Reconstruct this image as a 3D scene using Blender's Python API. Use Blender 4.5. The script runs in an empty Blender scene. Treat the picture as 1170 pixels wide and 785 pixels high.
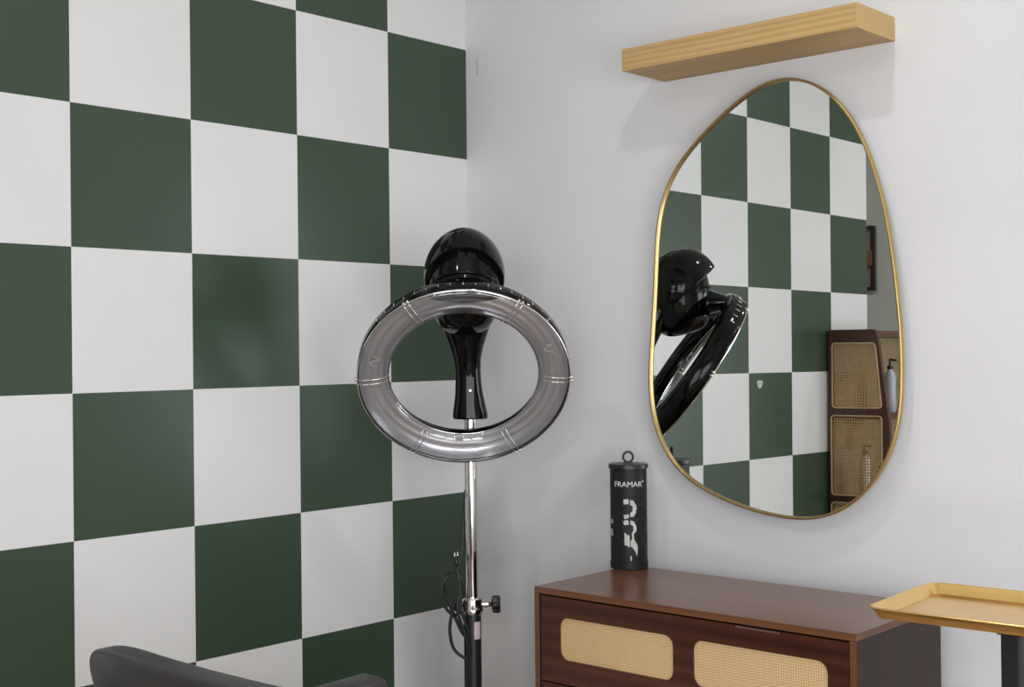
import bpy, bmesh, math, random
from mathutils import Vector, Matrix
PI = math.pi
random.seed(4)
scene = bpy.context.scene
COL = scene.collection

# ------------------------------------------------------------------ materials
def sock(n, *names):
    for k in names:
        if k in n.inputs: return n.inputs[k]
class NT:
    def __init__(s, name):
        s.m = bpy.data.materials.new(name); s.m.use_nodes = True
        s.t = s.m.node_tree; s.b = s.t.nodes['Principled BSDF']; s.out = s.t.nodes['Material Output']
    def n(s, kind, **kw):
        x = s.t.nodes.new(kind)
        for k, v in kw.items(): setattr(x, k, v)
        return x
    def l(s, a, b): s.t.links.new(a, b)
    def math(s, op, a, b=None, c=None):
        x = s.n('ShaderNodeMath', operation=op)
        for i, v in enumerate((a, b, c)):
            if v is None: continue
            if isinstance(v, (int, float)): x.inputs[i].default_value = v
            else: s.l(v, x.inputs[i])
        return x.outputs[0]
    def coords(s, scale=(1, 1, 1), rot=(0, 0, 0)):
        tc = s.n('ShaderNodeTexCoord'); mp = s.n('ShaderNodeMapping')
        mp.inputs['Scale'].default_value = scale; mp.inputs['Rotation'].default_value = rot
        s.l(tc.outputs['Object'], mp.inputs['Vector']); return mp.outputs['Vector']
    def noise(s, vec, scale, detail=4, rough=.5, dist=0):
        x = s.n('ShaderNodeTexNoise'); x.inputs['Scale'].default_value = scale
        x.inputs['Detail'].default_value = detail; x.inputs['Roughness'].default_value = rough
        x.inputs['Distortion'].default_value = dist
        s.l(vec, x.inputs['Vector']); return x.outputs['Fac']
    def ramp(s, fac, stops):
        r = s.n('ShaderNodeValToRGB'); e = r.color_ramp.elements
        while len(e) < len(stops): e.new(.5)
        for q, (p, c) in zip(e, stops): q.position = p; q.color = (*c, 1)
        s.l(fac, r.inputs['Fac']); return r.outputs['Color']
    def bump(s, h, strength=.1, dist=.001):
        b = s.n('ShaderNodeBump'); b.inputs['Strength'].default_value = strength
        b.inputs['Distance'].default_value = dist; s.l(h, b.inputs['Height']); s.l(b.outputs['Normal'], s.b.inputs['Normal'])
    def set(s, **kw):
        for k, v in kw.items():
            i = s.b.inputs[k.replace('_', ' ')]
            i.default_value = (*v, 1) if isinstance(v, tuple) and len(v) == 3 else v
        return s
def lin(r, g, b):
    f = lambda c: ((c/255+.055)/1.055)**2.4 if c > 10 else c/255/12.92
    return (f(r), f(g), f(b))

def mk_plain(name, col, rough=.5, var=.06, nscale=12, metal=0, bump=0, **kw):
    N = NT(name); v = N.coords(); f = N.noise(v, nscale)
    N.l(N.ramp(f, [(.3, tuple(c*(1-var) for c in col)), (.7, tuple(min(1, c*(1+var)) for c in col))]), N.b.inputs['Base Color'])
    N.set(Roughness=rough, Metallic=metal, **kw)
    if bump: N.bump(N.noise(v, nscale*20, 3), bump, .0006)
    return N.m
def mk_paint(name, col, rough=.45, spec=.5):
    N = NT(name); v = N.coords()
    f = N.noise(v, 2.5, 5)
    N.l(N.ramp(f, [(.3, tuple(c*.97 for c in col)), (.7, tuple(c*1.03 for c in col))]), N.b.inputs['Base Color'])
    N.set(Roughness=rough); N.b.inputs['Specular IOR Level'].default_value = spec
    N.bump(N.noise(v, 350, 3), .12, .0006)
    return N.m
def mk_wood(name, dark, mid, light, axis='x', scale=1.0, rough=.35, spec=.5, wave=.12, ws=.9):
    N = NT(name)
    sc = {'x': (1.2, 14, 14), 'y': (14, 1.2, 14), 'z': (14, 14, 1.2)}[axis]
    v = N.coords(tuple(a*scale for a in sc))
    broad = N.noise(v, .55, 3, .5, .5)
    w = N.n('ShaderNodeTexWave', wave_type='BANDS', bands_direction={'x': 'Z', 'y': 'X', 'z': 'X'}[axis])
    w.inputs['Scale'].default_value = ws; w.inputs['Distortion'].default_value = 5
    w.inputs['Detail'].default_value = 3; w.inputs['Detail Scale'].default_value = .6
    N.l(v, w.inputs['Vector'])
    fine = N.noise(v, 6, 6, .65)
    f = N.math('ADD', N.math('MULTIPLY', w.outputs['Fac'], wave), N.math('ADD', N.math('MULTIPLY', broad, .65-wave), N.math('MULTIPLY', fine, .25)))
    N.l(N.ramp(f, [(.25, dark), (.5, mid), (.78, light)]), N.b.inputs['Base Color'])
    N.set(Roughness=rough); N.b.inputs['Specular IOR Level'].default_value = spec
    N.bump(fine, .08, .0005)
    return N.m
def mk_cane(name, pitch, c_light, c_dark, line=.5, holes=False, axes=(0, 2)):
    N = NT(name); tc = N.n('ShaderNodeTexCoord'); sp = N.n('ShaderNodeSeparateXYZ')
    N.l(tc.outputs['Object'], sp.inputs[0])
    def tri(o):                                  # 1 on a strand, 0 in a gap
        fr = N.math('FRACT', N.math('MULTIPLY', o, 1/pitch))
        d = N.math('ABSOLUTE', N.math('SUBTRACT', fr, .5))       # .5 at strand middle edges
        return N.math('MULTIPLY', d, 2)
    a = tri(sp.outputs[axes[0]]); b = tri(sp.outputs[axes[1]])
    m = N.math('MAXIMUM', a, b)
    s = N.math('SMOOTH_MIN', N.math('MULTIPLY', N.math('MAXIMUM', N.math('SUBTRACT', m, line), 0), 5), 1, .1)
    nz = N.noise(tc.outputs['Object'], 40, 3)
    tone = N.math('ADD', N.math('MULTIPLY', nz, .3), N.math('MULTIPLY', s, .8))
    N.l(N.ramp(tone, [(.1, c_dark), (.85, c_light)]), N.b.inputs['Base Color'])
    N.set(Roughness=.6); N.bump(m, .5, .001)
    if holes:
        tr = N.n('ShaderNodeBsdfTransparent'); mx = N.n('ShaderNodeMixShader')
        hole = N.math('LESS_THAN', s, .12)
        N.l(hole, mx.inputs[0]); N.l(N.b.outputs[0], mx.inputs[1]); N.l(tr.outputs[0], mx.inputs[2])
        N.l(mx.outputs[0], N.out.inputs['Surface'])
    return N.m

M = {}
M['white'] = mk_paint('white_wall_paint', lin(222, 221, 222), .42, .35)
M['check_white'] = mk_paint('checker_white_paint', lin(224, 224, 223), .38, .5)
M['green'] = mk_paint('checker_green_paint', lin(54, 72, 55), .34, .5)
M['ceiling'] = mk_paint('ceiling_paint', lin(235, 235, 233), .7, .2)
M['rear'] = mk_paint('rear_wall_paint', lin(196, 197, 190), .6, .3)
M['black'] = mk_plain('glossy_black_plastic', (.004, .004, .0045), .08, .1)
M['black'].node_tree.nodes['Principled BSDF'].inputs['Specular IOR Level'].default_value = .25
M['matblack'] = mk_plain('satin_black_metal', (.012, .012, .013), .38, .1)
M['powder'] = mk_plain('powder_coated_black', (.010, .0105, .012), .5, .15, 60)
M['cord'] = mk_plain('black_rubber', (.012, .012, .012), .45)
M['chrome'] = mk_plain('chrome', (.78, .77, .75), .07, .03, 8, 1)
M['reflector'] = mk_plain('grey_reflector', (.88, .88, .90), .24, .06, 9, .65)
M['brass'] = mk_plain('brushed_brass', (.56, .40, .17), .33, .06, 30, 1)
M['gold'] = mk_plain('gold_anodised_metal', (.90, .60, .22), .24, .05, 20, 1)
M['leather'] = mk_plain('black_vinyl', (.036, .034, .034), .42, .1, 15, 0, .15)
M['sticker'] = mk_plain('pale_label', lin(205, 180, 182), .5)
M['lettering'] = mk_plain('white_lettering', lin(215, 215, 212), .5, .02)
M['foil'] = mk_plain('foil_seen_through_cutout', lin(186, 188, 180), .5, .15, 60, 0)
M['powder'].node_tree.nodes['Principled BSDF'].inputs['Specular IOR Level'].default_value = .3
M['pull'] = mk_plain('grey_brown_pull', lin(96, 74, 64), .5)
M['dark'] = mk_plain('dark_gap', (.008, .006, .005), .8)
M['pine'] = mk_wood('pine_wood', lin(172, 140, 90), lin(192, 160, 107), lin(203, 173, 121), 'x', 1.0, .5, .35, .22, 1.5)
M['pine_end'] = mk_wood('pine_end_grain', lin(192, 160, 104), lin(203, 172, 114), lin(212, 182, 124), 'y', 1.0, .5, .35)
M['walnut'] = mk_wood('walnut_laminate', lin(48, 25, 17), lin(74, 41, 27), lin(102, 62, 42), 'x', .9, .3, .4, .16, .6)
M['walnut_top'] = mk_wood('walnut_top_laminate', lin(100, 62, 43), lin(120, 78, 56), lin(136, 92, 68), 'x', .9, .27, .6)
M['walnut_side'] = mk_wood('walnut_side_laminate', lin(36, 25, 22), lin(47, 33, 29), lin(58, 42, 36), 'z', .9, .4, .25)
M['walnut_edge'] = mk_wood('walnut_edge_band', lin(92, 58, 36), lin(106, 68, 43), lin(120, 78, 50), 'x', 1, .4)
M['walnut_dark'] = mk_wood('dark_walnut', lin(66, 40, 28), lin(86, 54, 38), lin(102, 68, 48), 'z', .9, .35)
M['cane'] = mk_cane('woven_cane', .0062, lin(214, 184, 136), lin(172, 134, 86), .45)
M['cane_open'] = mk_cane('open_woven_cane', .0125, lin(196, 166, 116), lin(130, 98, 60), .60, True)
M['cane_back'] = mk_cane('open_woven_cane_back', .0125, lin(196, 166, 116), lin(130, 98, 60), .60, True, (1, 2))
M['cane_rim'] = mk_plain('pale_cane_binding', lin(222, 190, 150), .5)
M['bottle'] = mk_plain('silver_grey_bottle', lin(176, 182, 188), .3)
M['amber'] = mk_plain('white_bottle', lin(232, 226, 214), .4)
M['pinkb'] = mk_plain('pink_bottle', lin(220, 150, 130), .4)
M['canvas'] = mk_plain('grey_artwork_paper', lin(150, 140, 132), .6, .1, 5)
M['brownart'] = mk_plain('brown_print', lin(122, 84, 56), .6, .1)
M['frame'] = mk_plain('dark_frame', lin(44, 32, 27), .4)
M['floor'] = mk_wood('oak_floor_planks', lin(140, 118, 98), lin(166, 144, 124), lin(182, 160, 138), 'x', .4, .4)
M['castor'] = mk_plain('castor_rubber', (.02, .02, .02), .5)
M['patch'] = mk_plain('bare_plaster_chip', lin(176, 186, 178), .6)

N = NT('mirror_glass'); N.set(Metallic=1.0, Roughness=.004)
v = N.coords(); N.l(N.ramp(N.noise(v, 3), [(0, (.80, .825, .81)), (1, (.81, .835, .82))]), N.b.inputs['Base Color']); M['mirror'] = N.m
N = NT('clear_plastic')                                      # thin clear moulding
gl = N.n('ShaderNodeBsdfGlossy'); gl.inputs['Roughness'].default_value = .05
tr = N.n('ShaderNodeBsdfTransparent'); tr.inputs['Color'].default_value = (.90, .90, .91, 1)
lw = N.n('ShaderNodeLayerWeight'); lw.inputs['Blend'].default_value = .38
mx = N.n('ShaderNodeMixShader'); nz = N.noise(N.coords(), 14)
N.l(N.math('ADD', N.math('MULTIPLY', lw.outputs['Fresnel'], .75), N.math('MULTIPLY', nz, .16)), mx.inputs[0])
N.l(tr.outputs[0], mx.inputs[1]); N.l(gl.outputs[0], mx.inputs[2]); N.l(mx.outputs[0], N.out.inputs['Surface']); M['clear'] = N.m
N = NT('fill_window_glass')
tr = N.n('ShaderNodeBsdfTransparent'); gl = N.n('ShaderNodeBsdfGlossy'); gl.inputs['Roughness'].default_value = 0.0
lw = N.n('ShaderNodeLayerWeight'); lw.inputs['Blend'].default_value = .2; mx = N.n('ShaderNodeMixShader')
N.l(lw.outputs['Fresnel'], mx.inputs[0]); N.l(tr.outputs[0], mx.inputs[1]); N.l(gl.outputs[0], mx.inputs[2]); N.l(mx.outputs[0], N.out.inputs['Surface']); M['glass'] = N.m
N = NT('lamp_emitter'); N.set(Base_Color=(1, 1, 1)); N.b.inputs['Emission Color'].default_value = (1, .97, .93, 1); N.b.inputs['Emission Strength'].default_value = 25; M['lamp'] = N.m

# ------------------------------------------------------------------ mesh helpers
def new_bm(): return bmesh.new()
def obj(name, bm, mats, parent=None, smooth=False, bevel=0, seg=2, sub=0, autosm=None):
    me = bpy.data.meshes.new(name)
    bmesh.ops.recalc_face_normals(bm, faces=bm.faces)
    bm.to_mesh(me); bm.free()
    o = bpy.data.objects.new(name, me); COL.objects.link(o)
    for m in (mats if isinstance(mats, (list, tuple)) else [mats]): me.materials.append(m)
    if smooth or bevel:
        for p in me.polygons: p.use_smooth = True
    if bevel:
        b = o.modifiers.new('bevel', 'BEVEL'); b.width = bevel; b.segments = seg; b.limit_method = 'ANGLE'; b.angle_limit = math.radians(40); b.harden_normals = True
    if sub:
        s = o.modifiers.new('sub', 'SUBSURF'); s.levels = sub; s.render_levels = sub
    if autosm:
        w = o.modifiers.new('wn', 'EDGE_SPLIT'); w.split_angle = math.radians(autosm)
    if parent is not None: o.parent = parent
    return o
def thing(name, label, cat, loc=(0, 0, 0), rz=0, group=None):
    o = bpy.data.objects.new(name, None); COL.objects.link(o); o.empty_display_size = .05
    o.location = loc; o.rotation_euler = (0, 0, rz); o['label'] = label; o['category'] = cat
    if group: o['group'] = group
    return o
def tag(o, label, cat, group=None):
    o['label'] = label; o['category'] = cat
    if group: o['group'] = group
    return o
def box(bm, x0, x1, y0, y1, z0, z1, mi=0):
    vs = [bm.verts.new((x, y, z)) for z in (z0, z1) for y in (y0, y1) for x in (x0, x1)]
    for f in ((0, 1, 3, 2), (4, 6, 7, 5), (0, 4, 5, 1), (2, 3, 7, 6), (0, 2, 6, 4), (1, 5, 7, 3)):
        bm.faces.new([vs[i] for i in f]).material_index = mi
    return bm
def loft(bm, rings, cap=True, close=False, mi=0):
    R = [[bm.verts.new(p) for p in r] for r in rings]
    n = len(R[0]); k = len(R)
    for i in range(k if close else k-1):
        a, b = R[i], R[(i+1) % k]
        for j in range(n):
            try: bm.faces.new((a[j], a[(j+1) % n], b[(j+1) % n], b[j])).material_index = mi
            except ValueError: pass
    if cap and not close:
        bm.faces.new(R[0]).material_index = mi; bm.faces.new(R[-1][::-1]).material_index = mi
    return bm
def strip(bm, rows, mi=0, close_rows=False, close_cols=False):
    R = [[bm.verts.new(p) for p in r] for r in rows]; n = len(R[0]); k = len(R)
    for i in range(k if close_rows else k-1):
        for j in range(n if close_cols else n-1):
            bm.faces.new((R[i][j], R[i][(j+1) % n], R[(i+1) % k][(j+1) % n], R[(i+1) % k][j])).material_index = mi
    return bm
def circle(c, r, n=24, ax='z', r2=None):
    r2 = r2 or r; out = []
    for i in range(n):
        a = 2*PI*i/n; u, w = r*math.cos(a), r2*math.sin(a)
        out.append({'z': (c[0]+u, c[1]+w, c[2]), 'y': (c[0]+u, c[1], c[2]+w), 'x': (c[0], c[1]+u, c[2]+w)}[ax])
    return out
def cyl(bm, c0, c1, r0, r1=None, n=24):
    r1 = r0 if r1 is None else r1
    return tube(bm, [c0, c1], [r0, r1], n)
def spline(pts, sub=6, closed=False):
    P = [Vector(p) for p in pts]; n = len(P); out = []
    rng = range(n if closed else n-1)
    for i in rng:
        p0 = P[(i-1) % n] if closed or i else P[0]; p1 = P[i]; p2 = P[(i+1) % n]
        p3 = P[(i+2) % n] if closed or i+2 < n else P[-1]
        for k in range(sub):
            t = k/sub
            out.append(.5*((2*p1)+(-p0+p2)*t+(2*p0-5*p1+4*p2-p3)*t*t+(-p0+3*p1-3*p2+p3)*t**3))
    if not closed: out.append(P[-1])
    return out
def tube(bm, pts, r, n=12, closed=False):
    P = [Vector(p) for p in pts]; k = len(P)
    rs = r if isinstance(r, (list, tuple)) else [r]*k
    rings = []; prev = None
    for i in range(k):
        if closed: t = P[(i+1) % k]-P[(i-1) % k]
        else: t = P[min(i+1, k-1)]-P[max(i-1, 0)]
        t.normalize()
        if prev is None:
            up = Vector((0, 0, 1)) if abs(t.z) < .9 else Vector((1, 0, 0))
            a = t.cross(up).normalized()
        else:
            a = (prev-t*prev.dot(t)).normalized()
        prev = a; b = t.cross(a)
        rings.append([P[i]+(a*math.cos(2*PI*j/n)+b*math.sin(2*PI*j/n))*rs[i] for j in range(n)])
    return loft(bm, rings, True, closed)
def lathe(bm, prof, c=(0, 0), n=32):
    return loft(bm, [circle((c[0], c[1], z), max(r, 1e-4), n) for r, z in prof])
def rrect(x0, x1, z0, z1, r, n=6):
    out = []
    for cx, cz, a0 in ((x1-r, z1-r, 0), (x0+r, z1-r, 90), (x0+r, z0+r, 180), (x1-r, z0+r, 270)):
        for i in range(n+1):
            a = math.radians(a0+90*i/n); out.append((cx+r*math.cos(a), cz+r*math.sin(a)))
    return out
def rpoly(pts, r, n=5):
    """round the corners of a polygon"""
    out = []; k = len(pts)
    for i in range(k):
        p = Vector(pts[i]); a = Vector(pts[i-1])-p; b = Vector(pts[(i+1) % k])-p
        q0 = p+a.normalized()*min(r, a.length*.45); q1 = p+b.normalized()*min(r, b.length*.45)
        for j in range(n+1):
            t = j/n; out.append(tuple((1-t)**2*q0+2*t*(1-t)*p+t*t*q1))
    return out
def plate_with_holes(bm, outer, holes, y0, y1):
    """plate in XZ between y0 (front) and y1, with openings"""
    from mathutils.geometry import tessellate_polygon
    loops = [outer]+holes
    flat = [p for lp in loops for p in lp]
    tris = tessellate_polygon([[Vector((p[0], p[1], 0)) for p in lp] for lp in loops])
    F = [bm.verts.new((x, y0, z)) for x, z in flat]; B = [bm.verts.new((x, y1, z)) for x, z in flat]
    for t in tris:
        try: bm.faces.new([F[i] for i in t]); bm.faces.new([B[i] for i in reversed(t)])
        except ValueError: pass
    s = 0
    for lp in loops:
        n = len(lp)
        for i in range(n):
            a, b = s+i, s+(i+1) % n
            bm.faces.new((F[a], F[b], B[b], B[a]))
        s += n
    return bm
def struct(name, bm, m, parent=None, **kw):
    o = obj(name, bm, m, parent, **kw); o['kind'] = 'structure'; return o

# ------------------------------------------------------------------ the room
U = .36; H0 = 2.3364; CEIL = 3.02; YB = .028
bm = new_bm(); box(bm, -2.4, 5.0, -4.4, .2, -.1, 0); struct('floor', bm, M['floor'])
bm = new_bm(); box(bm, -2.4, 5.0, -4.4, .2, CEIL, CEIL+.1); struct('ceiling', bm, M['ceiling'])
bm = new_bm(); box(bm, -2.4, 5.0, YB, YB+.15, 0, CEIL); wb = struct('wall_back', bm, M['white'])
bm = new_bm(); box(bm, .0500, .0512, YB-.0006, YB+.001, 2.252, 2.304); obj('hairline_crack', bm, M['pull'], wb)
RX0, RX1, RZ0, RZ1 = 2.55, 4.45, .15, 2.2
bm = new_bm(); box(bm, -2.4, RX0, -4.35, -4.2, 0, CEIL); box(bm, RX1, 5.0, -4.35, -4.2, 0, CEIL); box(bm, RX0, RX1, -4.35, -4.2, 0, RZ0); box(bm, RX0, RX1, -4.35, -4.2, RZ1, CEIL)
struct('wall_rear', bm, M['rear'])
bm = new_bm(); box(bm, -2.45, -2.3, -4.2, YB, 0, CEIL); struct('wall_far_left', bm, M['rear'])
# painted partition: squares are painted on its room side, rows and columns hand-measured
cols = [YB] + [c*U for c in (-.8804, -1.8686, -2.8624, -3.8334, -4.7728, -5.7295, -6.69)] + [-2.752]
rows = [CEIL, H0+1.0*U] + [H0+z*U for z in (.0077, -.9852, -1.9753, -2.9803, -3.9902, -4.9899, -5.99)] + [0.0]
bm = new_bm(); T = .12
for i in range(len(cols)-1):
    for j in range(len(rows)-1):
        y0, y1, z0, z1 = cols[i+1], cols[i], rows[j+1], rows[j]
        green = (i+(j-2)) % 2 == 0
        v = [bm.verts.new(p) for p in ((0, y0, z0), (0, y1, z0), (0, y1, z1), (0, y0, z1))]
        bm.faces.new(v).material_index = 1 if green else 0
bmesh.ops.remove_doubles(bm, verts=bm.verts, dist=1e-5)
y0, y1 = cols[-1], YB
for q in (((0, y0, 0), (-T, y0, 0), (-T, y0, CEIL), (0, y0, CEIL)), ((-T, y0, 0), (-T, y1, 0), (-T, y1, CEIL), (-T, y0, CEIL)),
          ((0, y1, 0), (-T, y1, 0), (-T, y1, CEIL), (0, y1, CEIL))):
    bm.faces.new([bm.verts.new(p) for p in q]).material_index = 2
me = bpy.data.meshes.new('wall_left'); bm.to_mesh(me); bm.free()
wl = bpy.data.objects.new('wall_left', me); COL.objects.link(wl); wl['kind'] = 'structure'
for m in (M['check_white'], M['green'], M['rear']): me.materials.append(m)
bm = new_bm(); P = [(.0006, -1.8015+.021*math.cos(a)*(1+.25*math.sin(3*a)), 1.216+.021*math.sin(a)*(1+.2*math.cos(2*a))) for a in [2*PI*i/18 for i in range(18)]]
loft(bm, [[(.0003, y, z) for x, y, z in P], [(.0012, y, z) for x, y, z in P]])
o = obj('paint_chip', bm, M['patch'], wl); o['label'] = 'pale chip in the green paint'
# right wall with an unseen shop window added for fill light
X0, X1 = 4.6, 4.75
WY0, WY1, WZ0, WZ1 = -3.9, -1.7, .2, 2.2
bm = new_bm()
box(bm, X0, X1, -4.2, WY0, 0, CEIL); box(bm, X0, X1, WY1, YB, 0, CEIL); box(bm, X0, X1, WY0, WY1, 0, WZ0); box(bm, X0, X1, WY0, WY1, WZ1, CEIL)
struct('wall_right', bm, M['white'])
w = thing('fill_window_1', '', ''); del w['label']; del w['category']; w['kind'] = 'structure'
bm = new_bm()
for a, b in ((WY0, WY0+.06), (WY1-.06, WY1), ((WY0+WY1)/2-.03, (WY0+WY1)/2+.03)): box(bm, X0+.03, X0+.1, a, b, WZ0, WZ1)
box(bm, X0+.03, X0+.1, WY0, WY1, WZ0, WZ0+.06); box(bm, X0+.03, X0+.1, WY0, WY1, WZ1-.06, WZ1)
struct('fill_window_frame', bm, M['matblack'], w)
bm = new_bm(); box(bm, X0+.06, X0+.066, WY0+.06, WY1-.06, WZ0+.06, WZ1-.06); struct('fill_window_pane', bm, M['glass'], w)
w = thing('fill_window_2', '', ''); del w['label']; del w['category']; w['kind'] = 'structure'  # unseen rear window, added to flood the back wall with light
bm = new_bm()
for a, b in ((RX0, RX0+.06), (RX1-.06, RX1), ((RX0+RX1)/2-.03, (RX0+RX1)/2+.03)): box(bm, a, b, -4.30, -4.23, RZ0, RZ1)
box(bm, RX0, RX1, -4.30, -4.23, RZ0, RZ0+.06); box(bm, RX0, RX1, -4.30, -4.23, RZ1-.06, RZ1)
struct('fill_window_frame', bm, M['matblack'], w)
bm = new_bm(); box(bm, RX0+.06, RX1-.06, -4.266, -4.26, RZ0+.06, RZ1-.06); struct('fill_window_pane', bm, M['glass'], w)
# baseboards
bm = new_bm(); box(bm, .012, 4.6, YB-.012, YB, 0, .09); struct('baseboard_back', bm, M['white'], bevel=.002)
bm = new_bm(); box(bm, 0, .012, cols[-1], YB-.012, 0, .09); struct('baseboard_left', bm, M['white'], bevel=.002)

# ------------------------------------------------------------------ floating shelf
bm = new_bm(); box(bm, .788, 1.4898, -.1743, YB, 2.1204, 2.1811)
for f in bm.faces:
    c = f.calc_center_median()
    if abs(c.x-.788) < 1e-3 or abs(c.x-1.4898) < 1e-3: f.material_index = 1
tag(obj('floating_shelf', bm, [M['pine'], M['pine_end']], bevel=.0015, seg=2), 'thick pale pine floating shelf mounted on the wall above the mirror', 'shelf')

# ------------------------------------------------------------------ mirror
OUT = [(0.8454, 1.8455), (0.8722, 1.8794), (0.9029, 1.9103), (0.9362, 1.9388), (0.971, 1.9655), (1.007, 1.9905), (1.0443, 2.0136), (1.0829, 2.0341), (1.123, 2.0506), (1.1645, 2.0606), (1.2068, 2.0623), (1.2485, 2.0548), (1.2879, 2.0389), (1.3239, 2.0156), (1.356, 1.9867), (1.3838, 1.9534), (1.4076, 1.917), (1.4278, 1.8782), (1.4449, 1.8379), (1.4594, 1.7965), (1.4718, 1.7544), (1.4825, 1.7118), (1.4915, 1.6688), (1.4991, 1.6255), (1.5054, 1.582), (1.5109, 1.5384), (1.5159, 1.4947), (1.5201, 1.451), (1.5233, 1.4071), (1.5254, 1.3632), (1.5264, 1.3193), (1.526, 1.2754), (1.5239, 1.2315), (1.5189, 1.1881), (1.5099, 1.1455), (1.4963, 1.1043), (1.4776, 1.0651), (1.4541, 1.0287), (1.4261, 0.9956), (1.394, 0.9667), (1.3581, 0.943), (1.3189, 0.9257), (1.2773, 0.9152), (1.2342, 0.9109), (1.1906, 0.9112), (1.1469, 0.9148), (1.1035, 0.9212), (1.0606, 0.9302), (1.0182, 0.9415), (0.9765, 0.9551), (0.936, 0.9714), (0.8974, 0.9913), (0.862, 1.016), (0.8311, 1.0457), (0.8056, 1.0802), (0.7857, 1.1184), (0.7717, 1.1593), (0.7633, 1.2019), (0.7595, 1.2453), (0.7592, 1.2891), (0.7613, 1.333), (0.7647, 1.3768), (0.7686, 1.4206), (0.7724, 1.4644), (0.7757, 1.5083), (0.7786, 1.5521), (0.7812, 1.596), (0.7841, 1.6399), (0.7883, 1.6835), (0.7954, 1.7266), (0.8068, 1.7685), (0.8234, 1.8084)]
NRM = Vector((.0081, 1, -.0039)).normalized(); MO = Vector((3*U, -.06*U, -2*U+H0))
mir = thing('wall_mirror', 'pebble-shaped wall mirror in a thin brass frame reflecting the checkered wall', 'mirror', (1.14, YB, 1.49))
ML = Vector(mir.location)
def mplane(x, z, off):         # a point on the (slightly tilted) glass plane moved off along its normal
    y = MO.y-((x-MO.x)*NRM.x+(z-MO.z)*NRM.z)/NRM.y
    return Vector((x, y, z))+NRM*off-ML
sm = spline([(x, 0, z) for x, z in OUT], 3, True); n = len(sm)
def offset(d):
    out = []
    for i in range(n):
        t = (sm[(i+1) % n]-sm[i-1]).normalized(); nn = Vector((-t.z, 0, t.x))
        out.append(sm[i]-nn*d)     # outline runs clockwise seen from the room
    return out
cen = Vector((1.14, 0, 1.49)); test = offset(.01)
sgn = 1 if (test[0]-cen).length < (sm[0]-cen).length else -1
O = {d: offset(sgn*d) for d in (0, .0015, .0055, .007)}
bm = new_bm(); rows_ = []
for d, off in ((0, .006), (0, -.007), (.0015, -.0085), (.0055, -.0085), (.007, -.007), (.007, .0)):
    rows_.append([mplane(p.x, p.z, off) for p in O[d]])
strip(bm, rows_, close_cols=True); obj('frame', bm, M['brass'], mir, smooth=True, autosm=50)
bm = new_bm(); f0 = [bm.verts.new(mplane(p.x, p.z, 0)) for p in O[.0055]]; bm.faces.new(f0)
f1 = [bm.verts.new(mplane(p.x, p.z, .005)) for p in O[.0055]]; bm.faces.new(f1[::-1])
for i in range(n): bm.faces.new((f0[i], f0[(i+1) % n], f1[(i+1) % n], f1[i]))
obj('mirror_glass', bm, M['mirror'], mir)
bk = offset(sgn*.045)
bm = new_bm(); loft(bm, [[mplane(p.x, p.z, .0055) for p in bk], [Vector((p.x, YB-.0005, p.z))-ML for p in bk]]); obj('backing_board', bm, M['frame'], mir)

# ------------------------------------------------------------------ cabinet
cab = thing('drawer_cabinet', 'dark walnut drawer cabinet with woven cane drawer fronts below the mirror', 'cabinet', (.738, -.507, 0))
W, D, H = .903, .418, .75
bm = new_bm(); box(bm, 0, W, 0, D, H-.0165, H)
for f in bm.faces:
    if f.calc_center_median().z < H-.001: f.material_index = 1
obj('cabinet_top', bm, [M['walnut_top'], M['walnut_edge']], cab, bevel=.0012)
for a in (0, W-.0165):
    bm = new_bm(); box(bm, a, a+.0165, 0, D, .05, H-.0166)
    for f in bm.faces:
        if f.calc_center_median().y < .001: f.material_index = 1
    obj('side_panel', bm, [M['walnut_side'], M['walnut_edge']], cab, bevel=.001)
bm = new_bm(); box(bm, .0166, W-.0166, D-.012, D-.004, .05, H-.017); obj('back_panel', bm, M['walnut_side'], cab)
bm = new_bm(); box(bm, .0166, W-.0166, .002, D-.012, .05, .0665); obj('bottom_panel', bm, M['walnut'], cab)
for lx in (.05, W-.05):
    for ly in (.05, D-.05):
        bm = new_bm(); lathe(bm, [(.012, 0), (.014, .003), (.021, .047), (.021, .0499)], (lx, ly), 20); obj('leg', bm, M['walnut'], cab, smooth=True, autosm=40)
zt = H-.021; dh = .217
for k in range(3):
    z1 = zt-k*(dh+.004); z0 = z1-dh; x0, x1 = .0195, W-.0195
    # front with an undercut finger slot in its top edge
    outer = [(x0, z0), (x1, z0), (x1, z1), (.722, z1), (.716, z1-.006), (.600, z1-.006), (.594, z1), (.30, z1), (.294, z1-.006), (.185, z1-.006), (.179, z1), (x0, z1)]
    if k == 0: outer = [(x0, z0), (x1, z0), (x1, z1), (.722, z1), (.716, z1-.0065), (.600, z1-.0065), (.594, z1), (x0, z1)]
    za, zb = z1-.157, z1-.049
    h1 = rrect(.081, .4295, za, zb, .026); h2 = rrect(.4855, .833, za, zb, .026)
    bm = new_bm(); plate_with_holes(bm, outer, [h1[::-1], h2[::-1]], .0035, .0195)
    dr = obj('drawer', bm, M['walnut'], cab)
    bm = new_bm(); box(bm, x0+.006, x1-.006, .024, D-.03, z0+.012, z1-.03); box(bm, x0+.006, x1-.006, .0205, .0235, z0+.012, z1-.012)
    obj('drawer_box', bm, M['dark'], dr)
    for h in ((.081, .4295), (.4855, .833)):
        bm = new_bm(); r = rrect(h[0]+.0002, h[1]-.0002, za+.0002, zb-.0002, .0258)
        loft(bm, [[(x, .0085, z) for x, z in r], [(x, .013, z) for x, z in r]]); obj('cane_panel', bm, M['cane'], dr)
    bm = new_bm(); box(bm, .6005, .7155, .0045, .014, z1-.006, z1-.001); obj('finger_pull', bm, M['pull'], dr)

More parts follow.
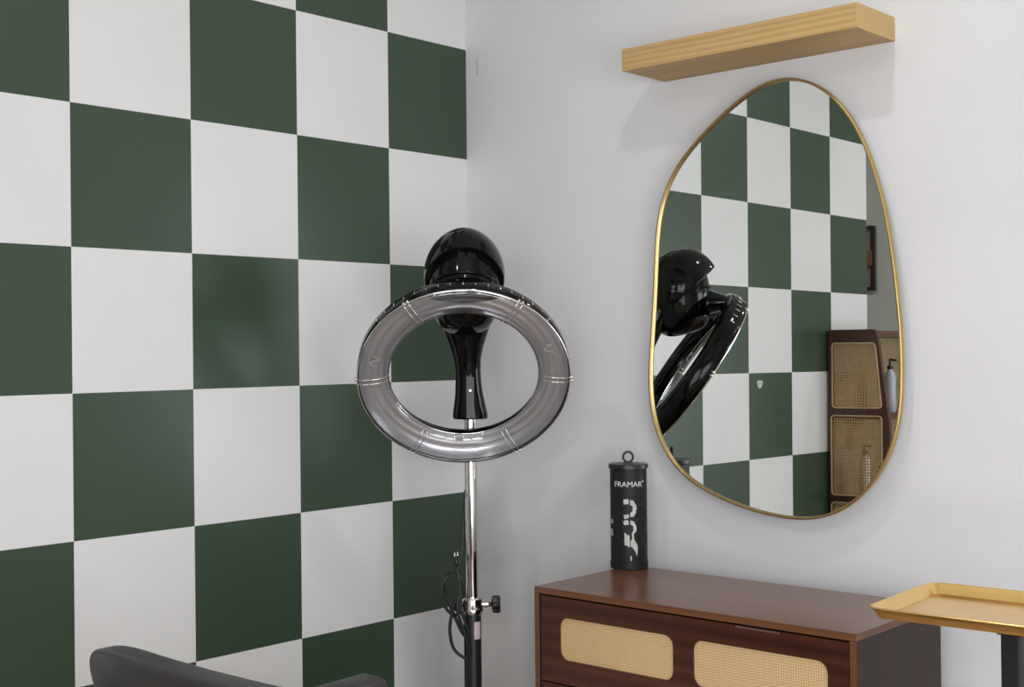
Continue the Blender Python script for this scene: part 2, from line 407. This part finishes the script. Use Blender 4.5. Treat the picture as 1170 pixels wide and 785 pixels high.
# ------------------------------------------------------------------ foil canister
can = thing('foil_canister', 'black cylindrical canister with honeycomb cutouts and FRAMAR lettering on the cabinet', 'canister', (.757, -.125, .75), math.radians(42))
RC, HC = .0515, .288
bm = new_bm(); lathe(bm, [(RC-.001, 0), (RC+.001, .002), (RC+.001, .020), (RC-.0005, .0215), (RC-.0005, HC-.012), (RC-.002, HC-.0115)], n=56); obj('body', bm, M['powder'], can, smooth=True, autosm=35)
bm = new_bm(); lathe(bm, [(RC+.001, HC-.012), (RC+.0035, HC-.0105), (RC+.0035, HC-.001), (RC+.0015, HC+.0015), (.012, HC+.004), (.001, HC+.0042)], n=56); lid = obj('lid', bm, M['matblack'], can, smooth=True, autosm=35)
bm = new_bm(); tube(bm, [(.0135*math.cos(2*PI*i/28), 0, HC+.0195+.0145*math.sin(2*PI*i/28)) for i in range(28)], .0032, 10, True); obj('loop_handle', bm, M['matblack'], lid, smooth=True)
def wrap(bm, R):                # x = arc length round the front (-Y), z = height, y = proud of surface
    for v in bm.verts:
        a = v.co.x/R; r = R+v.co.y
        v.co = Vector((r*math.sin(a), -r*math.cos(a), v.co.z))
def polypatch(pts, mat, name):
    S = .000521; bm = new_bm()
    q = []
    for i, (a, b) in enumerate(pts):
        c, d = pts[(i+1) % len(pts)]
        for k in range(3): q.append((a+(c-a)*k/3, b+(d-b)*k/3))
    P = []
    for px, pz in q:
        s = max(-.97, min(.97, (px-190)*S/RC)); P.append((RC*math.asin(s), (700-pz)*S))
    from mathutils.geometry import tessellate_polygon
    tr = tessellate_polygon([[Vector((x, z, 0)) for x, z in P]])
    V = [bm.verts.new((x, .0002, z)) for x, z in P]
    for t in tr:
        try: bm.faces.new([V[i] for i in t])
        except ValueError: pass
    bmesh.ops.subdivide_edges(bm, edges=bm.edges, cuts=1, use_grid_fill=False)
    ret = bmesh.ops.extrude_face_region(bm, geom=bm.faces[:])
    for v in [g for g in ret['geom'] if isinstance(g, bmesh.types.BMVert)]: v.co.y = -.0007
    wrap(bm, RC)
    return obj(name, bm, mat, can)
cut = [[(155, 326), (182, 324), (182, 350), (155, 352)],
       [(189, 330), (206, 332), (223, 360), (223, 392), (209, 416), (189, 418), (189, 399), (202, 388), (204, 366), (189, 352)],
       [(155, 408), (182, 404), (182, 423), (158, 430)],
       [(150, 438), (176, 434), (183, 458), (160, 462), (150, 450)],
       [(189, 436), (208, 442), (222, 468), (222, 492), (207, 510), (209, 538), (226, 566), (228, 600), (224, 626), (214, 600), (200, 580), (190, 574), (189, 552), (198, 530), (196, 506), (206, 488), (204, 466), (189, 456)],
       [(158, 500), (168, 510), (185, 516), (185, 578), (172, 570), (158, 566)],
       [(188, 626), (194, 622), (195, 648), (189, 652)],
       [(93, 440), (100, 434), (103, 452), (96, 462)],
       [(92, 492), (98, 486), (101, 520), (95, 530)]]
for c in cut: polypatch(c, M['foil'], 'cutout')
def ringlink(cx, cz, ra, rb, k=6):
    out = [(cx+ra*math.cos(PI/6+2*PI*i/k), cz+ra*1.05*math.sin(PI/6+2*PI*i/k)) for i in range(k)]
    return out
S = .000521
for cx, cz in ((130, 495), (128, 558), (247, 455), (252, 528), (248, 395), (130, 430)):
    pts = []
    for i in range(6):
        a = PI/6+2*PI*i/6; s = max(-.97, min(.97, (cx+27*math.cos(a)-190)*S/RC))
        th = math.asin(s); pts.append(((RC+.0003)*math.sin(th), -(RC+.0003)*math.cos(th), (700-(cz+33*math.sin(a)))*S))
    bmr = new_bm(); tube(bmr, spline(pts, 3, True), .0011, 6, True); obj('honeycomb_link', bmr, M['matblack'], can, smooth=True)
def text_bm(s, size, extr=.0004):
    cu = bpy.data.curves.new('lettering', 'FONT'); cu.body = s; cu.size = size; cu.extrude = extr; cu.align_x = 'CENTER'; cu.resolution_u = 4
    to = bpy.data.objects.new('tmp', cu); COL.objects.link(to)
    bpy.context.view_layer.update()
    me = bpy.data.meshes.new_from_object(to.evaluated_get(bpy.context.evaluated_depsgraph_get()))
    b = new_bm(); b.from_mesh(me); bpy.data.objects.remove(to); bpy.data.meshes.remove(me)
    return b
tb = text_bm('FRAMAR', .0235)
bmesh.ops.triangulate(tb, faces=tb.faces)
for v in tb.verts: v.co = Vector((v.co.x*.93-.0055, v.co.z+.0004, v.co.y*.88+(700-260)*S))
wrap(tb, RC); obj('lettering', tb, M['lettering'], can)

tb = text_bm('\u00ae', .0075); bmesh.ops.triangulate(tb, faces=tb.faces)
for v in tb.verts: v.co = Vector((v.co.x+.0395, v.co.z+.0004, v.co.y+.2405))
wrap(tb, RC); obj('trademark_sign', tb, M['lettering'], can)

# ------------------------------------------------------------------ hood dryer on its stand
A = math.radians(44.2)
PX, PY = .4183, -.4044
dry = thing('hair_dryer', 'glossy black halo-ring salon hair dryer on a chrome and black stand in the corner', 'hair dryer', (PX, PY, 0), A)
def L(u, s, z):                       # u = forward from the post, s = sideways (right), z = height
    return Vector((s, -u, z))
SO = -.013
# base: five splayed legs with castors
bm = new_bm(); lathe(bm, [(.001, .072), (.040, .072), (.045, .078), (.045, .105), (.032, .118), (.026, .13)], n=32); base = obj('base', bm, M['matblack'], dry, smooth=True, autosm=40)
for k in range(5):
    a = 2*PI*k/5+.3; d = Vector((math.cos(a), math.sin(a), 0))
    bm = new_bm(); tube(bm, [d*.03+Vector((0, 0, .09)), d*.16+Vector((0, 0, .085)), d*.27+Vector((0, 0, .068))], [.016, .014, .011], 12)
    lg = obj('leg', bm, M['matblack'], base, smooth=True)
    bm = new_bm(); e = d*.262; p = Vector((-d.y, d.x, 0))
    for s in (-1, 1): tube(bm, [e+p*s*.006+Vector((0, 0, .025)), e+p*s*.019+Vector((0, 0, .025))], [.025, .025], 20)
    tube(bm, [e+Vector((0, 0, .03)), e+Vector((0, 0, .065))], .006, 8)
    obj('castor', bm, M['castor'], lg, smooth=True, autosm=40)
bm = new_bm(); cyl(bm, (0, 0, .11), (0, 0, .625), .0245, n=32); low = obj('lower_tube', bm, M['matblack'], dry, smooth=True, autosm=40)
bm = new_bm()
for i in range(5): pass
arc = [math.radians(a) for a in range(-80, -29, 10)]
strip(bm, [[(.0248*math.cos(a), .0248*math.sin(a), z) for a in arc] for z in (.555, .603)]); obj('sticker', bm, M['sticker'], low)
bm = new_bm(); cyl(bm, (0, 0, .6), (0, 0, 1.44), .0172, n=32); pole = obj('pole', bm, M['chrome'], dry, smooth=True, autosm=40); pole['label'] = 'chrome upper pole'
bm = new_bm(); lathe(bm, [(.0176, .622), (.028, .622), (.031, .626), (.031, .638), (.028, .642), (.029, .662), (.026, .669), (.0176, .669)], n=32)
tube(bm, [(.026, 0, .648), (.045, 0, .648)], .009, 12)
cl = obj('clamp', bm, M['chrome'], dry, smooth=True, autosm=40); cl['label'] = 'chrome height clamp'
bm = new_bm(); tube(bm, [(.040, 0, .648), (.052, 0, .648), (.054, 0, .648)], [.006, .006, .012], 12)
rr = [[(x, (r+dr*math.cos(6*a))*math.cos(a), .648+(r+dr*math.cos(6*a))*math.sin(a)) for a in [2*PI*i/48 for i in range(48)]] for x, r, dr in ((.054, .014, .0005), (.057, .022, .003), (.074, .023, .0032), (.078, .020, .0025))]
loft(bm, rr); obj('knob', bm, M['matblack'], cl, smooth=True, autosm=50)
# neck
prof = [  # z, centre u, half width, half depth
    (1.167, .000, .045, .036), (1.169, .000, .0485, .040), (1.180, .000, .0490, .041), (1.20, .001, .0455, .039), (1.235, .002, .0395, .036), (1.27, .003, .0365, .034), (1.30, .005, .0360, .034),
    (1.335, .011, .0385, .036), (1.37, .021, .047, .040), (1.40, .032, .058, .044), (1.43, .046, .069, .048), (1.46, .058, .072, .052), (1.50, .070, .078, .055), (1.54, .080, .078, .055)]
bm = new_bm(); rr = []
for z, u, hw, hd in prof:
    rr.append([L(u+hd*math.sin(2*PI*i/40), hw*math.cos(2*PI*i/40)+SO*max(0, (z-1.17)/.3), z) for i in range(40)])
loft(bm, rr); nk = obj('neck', bm, M['black'], dry, smooth=True, autosm=50)
bm = new_bm(); rr = []
for z, u, hd in ((1.172, 0, .043), (1.20, .001, .0415), (1.235, .002, .0385), (1.27, .003, .0365), (1.285, .004, .0355)):
    rr.append([L(u+hd-.004, -.0105, z), L(u+hd+.0006, -.0105, z), L(u+hd+.0006, .0105, z), L(u+hd-.004, .0105, z)])
loft(bm, rr); sc = obj('pole_cover', bm, M['matblack'], nk)
bm = new_bm(); tube(bm, [L(.038, -.0, 1.248), L(.0415, 0, 1.248)], .0028, 12); obj('screw', bm, M['chrome'], nk, smooth=True, autosm=40)
# hood: cap over bowl
UC, ZC = .133, 1.56
def halfell(tilt, a, b, h, lo, hi, nose=0.0, steps=16, n=48, c=(UC, ZC), skirt=False, power=1.0, beak=0.0):
    ct, st = math.cos(math.radians(tilt)), math.sin(math.radians(tilt)); rr = []
    for k in range(steps+1):
        ph0 = math.radians(lo+(hi-lo)*k/steps)
        ring = []
        for i in range(n):
            t = 2*PI*i/n; x = math.cos(t)
            ph = ph0*(.5-.5*x) if (skirt and ph0 < 0) else ph0
            rz = max(0, math.cos(ph))**power; cz = h*math.sin(ph)
            if beak and ph > 0:
                rz = 1-(ph/(PI/2))**2.0*.999; cz = h*(1-rz**(2+beak*(.5+.5*x)))**.5 if rz < 1 else 0
            e = a*rz*x; f = b*rz*math.sin(t)
            if x > 0: f *= 1-nose*x*x; e *= 1+nose*.35*x*x
            u = c[0]+e*ct-cz*st; z = c[1]+e*st+cz*ct
            ring.append(L(u, f+SO, z))
        rr.append(ring)
    return rr
bm = new_bm(); rr = halfell(29, .140, .110, .115, -26, 90, .05, skirt=True, beak=.7, steps=24)
low_in = [[Vector((v.x*.985+SO*.015, -UC+(v.y+UC)*.975, v.z-.004)) for v in rr[0]], [Vector((SO+(v.x-SO)*.80, -UC+(v.y+UC)*.80, v.z-.004-.0)) for v in rr[0]]]
rim = [[Vector((v.x, v.y, v.z)) for v in rr[0]]]
loft(bm, low_in[::-1]+rr); cap = obj('hood_cap', bm, M['black'], dry, smooth=True, autosm=60)
bm = new_bm(); rr = halfell(14, .112, .100, .156, -88, 12, .0, c=(UC-.006, ZC), power=.52); loft(bm, rr); bowl = obj('hood_bowl', bm, M['black'], dry, smooth=True, autosm=60)
# raised band round the bowl under the cap
bm = new_bm()
def bandpt(t, tilt, a, b, dz): 
    ct, st = math.cos(math.radians(tilt)), math.sin(math.radians(tilt)); return L(UC-.004+a*math.cos(t)*ct-dz*st, b*math.sin(t)+SO, ZC+a*math.cos(t)*st+dz*ct)
tube(bm, [bandpt(2*PI*i/60, 22, .110, .094, -.040) for i in range(60)], .0035, 10, True)
obj('ribbed_band', bm, M['black'], bowl, smooth=True)
# ring
TH = math.radians(35); RCU, RCZ = .172, 1.2957
nF = Vector((0, -math.cos(TH), -math.sin(TH))); vU = Vector((0, -math.sin(TH), math.cos(TH))); sR = Vector((1, 0, 0))
RCen = L(RCU, SO-.004, RCZ)
def RP(r, s, a):            # a: 0 = top, + towards the right
    return RCen+(vU*math.cos(a)+sR*math.sin(a))*r+nF*s
NR = 96; angs = [2*PI*i/NR for i in range(NR)]
def ringstrip(prof, name, mat, parent, close=False, **kw):
    b = new_bm(); strip(b, [[RP(r, s, a) for a in angs] for r, s in prof], close_rows=close, close_cols=True)
    return obj(name, b, mat, parent, smooth=True, **kw)
shell = ringstrip([(.2800, .028), (.2835, .024), (.2845, .004), (.2835, -.018), (.278, -.030), (.262, -.037), (.240, -.038), (.218, -.034), (.206, -.024), (.2005, -.008), (.1995, .004),
                   (.2015, .004), (.2030, -.007), (.2085, -.021), (.220, -.030), (.241, -.034), (.260, -.033), (.275, -.027), (.280, -.016), (.281, .004), (.2795, .020)], 'ring_shell', M['black'], dry, True, autosm=60)
ringstrip([(.2785, .018), (.272, .008), (.262, -.004), (.250, -.009), (.246, -.004), (.242, -.009), (.228, -.012), (.224, -.007), (.220, -.012), (.210, -.010), (.205, -.004), (.2022, .0030)], 'reflector', M['reflector'], shell)
cover = ringstrip([(.2795, .022), (.2795, .027), (.274, .0305), (.266, .031), (.262, .0295), (.258, .031), (.246, .030), (.242, .0285), (.238, .0295), (.226, .026), (.222, .024), (.218, .0235), (.208, .017), (.2015, .010), (.1995, .0045)], 'ring_cover', M['clear'], shell)
cover['label'] = 'clear plastic front cover'
ringstrip([(.2013, .0055), (.1990, .0060), (.1985, .0035)], 'inner_rim', M['chrome'], shell)
cx = ringstrip([(.2840, .0245), (.2830, .0285), (.2800, .0285)], 'chrome_rim', M['chrome'], shell)
for deg in (31, 90, 149, 211, 270, 329):
    a = math.radians(deg); bm = new_bm()
    for da in (-.028, .028):
        tube(bm, [RP(r, s+.0005, a+da*(.25/r)) for r, s in ((.284, .020), (.280, .030), (.262, .0325), (.245, .0310), (.225, .027), (.208, .019), (.1995, .006))], .0012, 6)
    for da in (-.02, .02): tube(bm, [RP(.2840, .018, a+da), RP(.2865, .029, a+da)], .0035, 8)
    obj('clip', bm, M['clear'] if False else M['chrome'], shell, smooth=True)
for deg in (68, 284):  # white squiggles modelled in place of a lamp's bright reflection
    a0 = math.radians(deg); bm = new_bm()
    tube(bm, spline([RP(.240+.012*math.sin(k*1.35), .014+.004*math.cos(k), a0+(k-3)*.022) for k in range(7)], 5), .0022, 8)
    obj('lamp_reflection', bm, M['lettering'], shell, smooth=True)
bm = new_bm()                # vent slits round the upper back edge
for k in range(17):
    a = math.radians(-52+k*6.5+ (0))
    tube(bm, [RP(.2845, .002, a), RP(.2842, -.014, a)], .0012, 6)
obj('vent_slits', bm, M['chrome'], shell, smooth=True)
# bridge from the bowl to the ring
bm = new_bm(); rr = []
for t in [i/10 for i in range(11)]:
    p = Vector((SO, 0, 0))+ (L(.160, 0, 1.500)*(1-t)+L(.335, 0, 1.4985)*t)
    hw = .062+.030*t*t; hh = .050*(1-t)**1.2+.0165; 
    p.z += .012*math.sin(PI*t)-.0
    rr.append([p+Vector((hw*math.copysign(abs(math.cos(q))**.8, math.cos(q)), 0, hh*math.sin(q))) for q in [2*PI*i/28 for i in range(28)]])
loft(bm, rr); obj('bridge', bm, M['black'], dry, smooth=True, autosm=60)
# power cord, coiled and hung beside the clamp
def C2(px, pz, d=0):                   # offsets from the post in the photo's proportions
    return L(d, (px-540-(pz-640)*.012)*.00245, 1.3595-(pz-399.7)*.00245)
cord = [(533, 560, -.02), (530, 600, -.01), (529, 630, 0), (524, 646, .004), (513, 655, .012), (505, 672, .018), (509, 690, .016), (520, 701, .01), (530, 693, .004), (531, 672, .012), (524, 655, .02), (515, 651, .016),
        (509, 664, .01), (513, 684, .004), (521, 704, .01), (530, 722, .016), (537, 724, .02), (531, 704, .026), (522, 684, .03), (517, 700, .026), (515, 718, .02), (519, 738, .012), (530, 749, .01), (539, 748, .02), (534, 725, .034), (524, 695, .04), (526, 668, .036), (523, 650, .03), (523, 642, .03)]
bm = new_bm(); tube(bm, spline([C2(*c) for c in cord], 7), .0046, 8); co = obj('power_cord', bm, M['cord'], dry, smooth=True)
bm = new_bm(); tube(bm, [C2(523, 645, .03), C2(522.5, 640, .03), C2(522, 635, .03)], [.005, .0085, .0085], 12); obj('plug', bm, M['cord'], co, smooth=True)
bm = new_bm()
for s in (-1.6, 1.6): tube(bm, [C2(522+s, 636, .03), C2(522+s, 628, .03)], .0022, 8)
obj('plug_prongs', bm, M['chrome'], co, smooth=True)
bm = new_bm(); tube(bm, [C2(520, 691, .016), C2(528, 689, .02)], .0135, 12); obj('cord_tie', bm, M['cord'], co, smooth=True)

# ------------------------------------------------------------------ gold tray on black stand
TY = math.radians(3.2); TZ = .858
tray = thing('gold_tray', 'shallow gold metal tray with flared rim on the black stand at the right', 'tray', (1.821, -.828, TZ), TY)
tw, td = .47, .325
def rr3(x0, x1, y0, y1, r, z, n=6): return [(x, y, z) for x, y in rrect(x0, x1, y0, y1, r, n)]
bm = new_bm()
def ringset(ins, r, z): return rr3(ins, tw-ins, ins, td-ins, r, z)
prof = [(.022, .012, .001), (.018, .015, .0018), (.0075, .024, .0205), (.0035, .027, .022), (.0008, .029, .0215), (0, .029, .020), (.0005, .0285, .0185), (.0028, .028, .0192), (.0065, .024, .0185), (.0165, .016, .0005), (.022, .012, 0)]
R_ = [[bm.verts.new(p) for p in ringset(i, r, z)] for i, r, z in prof]
nn = len(R_[0])
for a, b in zip(R_[:-1], R_[1:]):
    for j in range(nn): bm.faces.new((a[j], a[(j+1) % nn], b[(j+1) % nn], b[j]))
bm.faces.new(R_[0]); bm.faces.new(R_[-1][::-1]); bmesh.ops.recalc_face_normals(bm, faces=bm.faces)
obj('pan', bm, M['gold'], tray, smooth=True, autosm=50)
ts = thing('tray_stand', 'black post stand carrying the gold tray beside the cabinet', 'stand', (2.031, -.66, 0), TY)
bm = new_bm(); box(bm, -.0165, .0165, -.0165, .0165, .07, .84); obj('post', bm, M['powder'], ts, bevel=.003)
bm = new_bm(); box(bm, -.06, .06, -.05, .05, .846, .8575); obj('tray_support', bm, M['powder'], ts, bevel=.003)
bm = new_bm(); box(bm, -.022, .022, -.022, .022, .83, .8459); obj('bracket', bm, M['powder'], ts, bevel=.002)
for k in range(4):
    a = PI/4+k*PI/2; d = Vector((math.cos(a), math.sin(a), 0))
    bm = new_bm(); tube(bm, [Vector((0, 0, .085)), d*.26+Vector((0, 0, .07))], [.014, .011], 12); lg = obj('leg', bm, M['powder'], ts, smooth=True)
    bm = new_bm(); e = d*.25; p = Vector((-d.y, d.x, 0))
    for s in (-1, 1): tube(bm, [e+p*s*.005+Vector((0, 0, .025)), e+p*s*.016+Vector((0, 0, .025))], .025, 20)
    tube(bm, [e+Vector((0, 0, .03)), e+Vector((0, 0, .068))], .006, 8); obj('castor', bm, M['castor'], lg, smooth=True, autosm=40)

# ------------------------------------------------------------------ styling chair (facing the mirror wall)
ch = thing('styling_chair', 'black vinyl salon chair seen from behind in front of the checkered wall', 'chair', (1.03, -1.42, 0), 0)
def superbox(bm, cx, cy, cz, hx, hy, hz, e=4, nu=40, nv=20, f=None):
    rr = []
    for k in range(1, nv):
        ph = -PI/2+PI*k/nv; cp, sp = math.cos(ph), math.sin(ph)
        ring = []
        for i in range(nu):
            t = 2*PI*i/nu; g = lambda v: math.copysign(abs(v)**(2/e), v)
            x, y, z = hx*g(cp)*g(math.cos(t)), hy*g(cp)*g(math.sin(t)), hz*g(sp)
            p = Vector((cx+x, cy+y, cz+z))
            ring.append(f(p) if f else p)
        rr.append(ring)
    return loft(bm, rr)
def backf(p):                          # narrower towards the bottom and gently curved
    w = 1-.42*max(0, (.79-p.z))/.35*1.0
    x = p.x*(max(.6, w)); return Vector((x, p.y+.02*(x/.3)**2+(p.z-.6)*-.16, p.z))
bm = new_bm(); superbox(bm, 0, -.27, .620, .435, .042, .186, 5.5, 64, 32, backf); obj('backrest', bm, M['leather'], ch, smooth=True)
for s in (-1, 1):
    bm = new_bm()
    path = [(-.255, .57), (-.10, .610), (.05, .618), (.20, .620), (.302, .622)]
    rr = []
    for i, (y, z) in enumerate(path):
        hw, hh = .042, .026
        rr.append([Vector((s*.235+hw*math.copysign(abs(math.cos(q))**.5, math.cos(q)), y, z+hh*math.copysign(abs(math.sin(q))**.5, math.sin(q)))) for q in [2*PI*k/24 for k in range(24)]])
    y, z = .315, .620
    rr.append([Vector((s*.235+.036*math.copysign(abs(math.cos(q))**.5, math.cos(q)), y, z+.020*math.copysign(abs(math.sin(q))**.5, math.sin(q)))) for q in [2*PI*k/24 for k in range(24)]])
    loft(bm, rr); arm = obj('armrest', bm, M['leather'], ch, smooth=True, autosm=60)
    bm = new_bm(); tube(bm, spline([(s*.235, .22, .59), (s*.235, .22, .47), (s*.235, .12, .40), (s*.235, -.10, .40)], 6), .012, 12); obj('arm_support', bm, M['chrome'], arm, smooth=True)
bm = new_bm(); superbox(bm, 0, .06, .445, .215, .25, .055, 6, 48, 24); obj('seat', bm, M['leather'], ch, smooth=True)
bm = new_bm(); lathe(bm, [(.001, .39), (.10, .39), (.10, .38), (.035, .36), (.03, .2), (.038, .19), (.038, .04), (.06, .03), (.26, .02), (.28, .012), (.285, 0), (.001, 0)], (0, .05), 48); obj('pedestal_base', bm, M['chrome'], ch, smooth=True, autosm=40)
bm = new_bm(); tube(bm, [(-.13, .10, .38), (-.15, .42, .16), (.15, .42, .16), (.13, .10, .38)], .011, 10); obj('footrest', bm, M['chrome'], ch, smooth=True, autosm=60)

# ------------------------------------------------------------------ retail shelf unit seen in the mirror
UY0, UY1 = -2.3635, -3.10
un = thing('cane_shelf_unit', 'dark walnut shelf unit with cane side panels, seen in the mirror against the checkered wall', 'shelf unit', (.008, UY0, 0))
outer_ = [(.0, 0.0), (.298, 0.0), (.298, 1.03), (.243, 1.425), (.232, 1.452), (.0, 1.452)]
outer_ = rpoly(outer_, .012, 4)
holes = [[(.021, 1.100), (.262, 1.102), (.233, 1.390), (.021, 1.392)], [(.014, .705), (.262, .712), (.262, 1.066), (.014, 1.064)], [(.012, .33), (.262, .33), (.262, .676), (.012, .672)]]
holes = [rpoly(h, .018, 4) for h in holes]
for name, ya in (('side_panel', 0.0), ('side_panel', UY1-UY0+.022)):
    bm = new_bm(); plate_with_holes(bm, outer_, [h[::-1] for h in holes], ya, ya-.022)
    sp_ = obj(name, bm, M['walnut_dark'], un)
    for h in holes:
        bm = new_bm(); V = [bm.verts.new((x, ya-.010, z)) for x, z in h]; bm.faces.new(V)
        V2 = [bm.verts.new((x, ya-.0115, z)) for x, z in h]; bm.faces.new(V2[::-1])
        obj('cane_panel', bm, M['cane_open'], sp_)
        bm = new_bm(); tube(bm, [(x, ya+.001, z) for x, z in h], .0035, 6, True); obj('cane_binding', bm, M['cane_rim'], sp_, smooth=True)
UL = UY1-UY0
bm = new_bm(); box(bm, .002, .236, UL+.022, -.0225, 1.418, 1.446); obj('unit_top', bm, M['walnut_dark'], un)
for z in (1.070, .690, .32, .06):
    bm = new_bm(); box(bm, .012, .25, UL+.022, -.0225, z-.02, z); obj('shelf_board', bm, M['walnut_dark'], un)
bm = new_bm(); box(bm, .0045, .006, UL+.022, -.0225, .06, 1.417); obj('cane_back', bm, M['cane_back'], un)
def bottle(name, label, cat, x, y, z, r, h, mat, pump=True, grp=None):
    b = thing(name, label, cat, (x, y, z), 0, grp)
    bm = new_bm(); lathe(bm, [(r*.9, 0), (r, .004), (r, h*.86), (r*.8, h*.95), (r*.42, h), (r*.42, h+.004)], n=28); obj('bottle_body', bm, mat, b, smooth=True, autosm=50)
    bm = new_bm(); lathe(bm, [(r*.45, h+.0045), (r*.5, h+.006), (r*.5, h+.022), (r*.2, h+.024), (r*.18, h+.045), (r*.001+.001, h+.046)], n=20)
    if pump: tube(bm, [(0, 0, h+.044), (.0, .0, h+.050), (.034, 0, h+.046)], [.006, .006, .004], 10)
    obj('pump' if pump else 'cap', bm, M['matblack'], b, smooth=True, autosm=40)
    return b
bottle('pump_bottle', 'silver-grey bottle with a black pump on the upper shelf of the cane unit', 'bottle', .155, -2.672, 1.0705, .026, .195, M['bottle'])
bottle('pump_bottle', 'tall cream bottle on the second shelf behind the cane side panel', 'bottle', .135, -2.46, .6905, .026, .19, M['amber'])
bottle('pump_bottle', 'short pink bottle on the second shelf behind the cane side panel', 'bottle', .185, -2.50, .6905, .021, .10, M['pinkb'], False)

# ------------------------------------------------------------------ picture on the rear wall (seen in the mirror)
pf = thing('picture_frame', 'dark framed picture on the rear wall, its edge reflected in the mirror', 'picture', (-.90, -4.2, 1.914))
bm = new_bm(); hw, hh = .20, .193
plate_with_holes(bm, [(-hw, -hh), (hw, -hh), (hw, hh), (-hw, hh)], [[(-hw+.022, -hh+.022), (-hw+.022, hh-.022), (hw-.022, hh-.022), (hw-.022, -hh+.022)]], .002, .028); obj('frame', bm, M['frame'], pf)
bm = new_bm(); box(bm, -hw+.021, hw-.021, .003, .010, -hh+.021, hh-.021); art = obj('artwork', bm, M['canvas'], pf)
bm = new_bm(); box(bm, -.06, hw-.010, .0105, .034, -.045, .042); obj('print_block', bm, M['brownart'], art)

# ------------------------------------------------------------------ ceiling lights
LP = [(1.54, -1.14, 5.5, 'nearest the pine shelf'), (3.5, -2.4, 3, 'towards the right wall'), (1.4, -3.2, 12, 'near the end of the checkered wall'), (3.2, -3.1, 8, 'above the camera side'), (-1.2, -2.8, 8, 'beyond the checkered wall')]
for x, y, e, where in LP:
    t = thing('ceiling_light', 'round recessed ceiling light '+where, 'ceiling light', (x, y, CEIL), 0, 'recessed ceiling lights')
    bm = new_bm(); lathe(bm, [(.080, 0), (.080, -.008), (.062, -.012), (.060, -.004)], n=32); obj('trim_ring', bm, M['ceiling'], t, smooth=True)
    bm = new_bm(); lathe(bm, [(.001, -.002), (.059, -.002), (.059, -.006), (.001, -.006)], n=32); obj('diffuser', bm, M['lamp'], t)
    la = bpy.data.lights.new('downlight', 'AREA'); la.shape = 'DISK'; la.size = .11; la.energy = e; la.color = (1, .975, .965); la.spread = math.radians(170)
    lo = bpy.data.objects.new('downlight', la); COL.objects.link(lo); lo.parent = t; lo.location = (0, 0, -.014)
# fill lights set at the two added, unseen windows
po = bpy.data.lights.new('window_fill_light', 'AREA'); po.shape = 'RECTANGLE'; po.size = WY1-WY0; po.size_y = WZ1-WZ0; po.energy = 84; po.color = (.93, .96, 1.0)
pl = bpy.data.objects.new('window_fill_light', po); COL.objects.link(pl); pl.location = (X0+.12, (WY0+WY1)/2, (WZ0+WZ1)/2); pl.rotation_euler = (0, PI/2, 0)
p2 = bpy.data.lights.new('rear_fill_light', 'AREA'); p2.shape = 'RECTANGLE'; p2.size = RX1-RX0; p2.size_y = RZ1-RZ0; p2.energy = 74; p2.color = (.95, .965, 1.0)  # fill lamp behind the added rear window
pk = bpy.data.objects.new('rear_fill_light', p2); COL.objects.link(pk); pk.location = ((RX0+RX1)/2, -4.36, (RZ0+RZ1)/2); pk.rotation_euler = (PI/2, 0, 0)
wd = bpy.data.worlds.new('world'); scene.world = wd; wd.use_nodes = True
bg = wd.node_tree.nodes['Background']; bg.inputs['Color'].default_value = (.80, .88, 1, 1); bg.inputs['Strength'].default_value = 1.2

# ------------------------------------------------------------------ camera
cam = bpy.data.cameras.new('camera'); co_ = bpy.data.objects.new('camera', cam); COL.objects.link(co_)
cam.sensor_fit = 'HORIZONTAL'; cam.sensor_width = 36; cam.lens = 1493.4/1170*36; cam.clip_start = .05
Rm = [[0.7432919591229374, 0.011315458715081791, 0.6688714554361344], [0.6688783603539785, 0.0037199524457156843, -0.7433625636282573], [-0.010899658405591964, 0.9999290586575974, -0.004803654730776872]]
mw = Matrix([[*Rm[0], 2.9554], [*Rm[1], -3.0464], [*Rm[2], 1.3595], [0, 0, 0, 1]])
co_.matrix_world = mw
scene.camera = co_
vs = scene.view_settings; scene.display_settings.display_device = 'sRGB'
vs.view_transform = 'Standard'; vs.look = 'None'; vs.gamma = 1; vs.use_curve_mapping = False; vs.exposure = 0.06
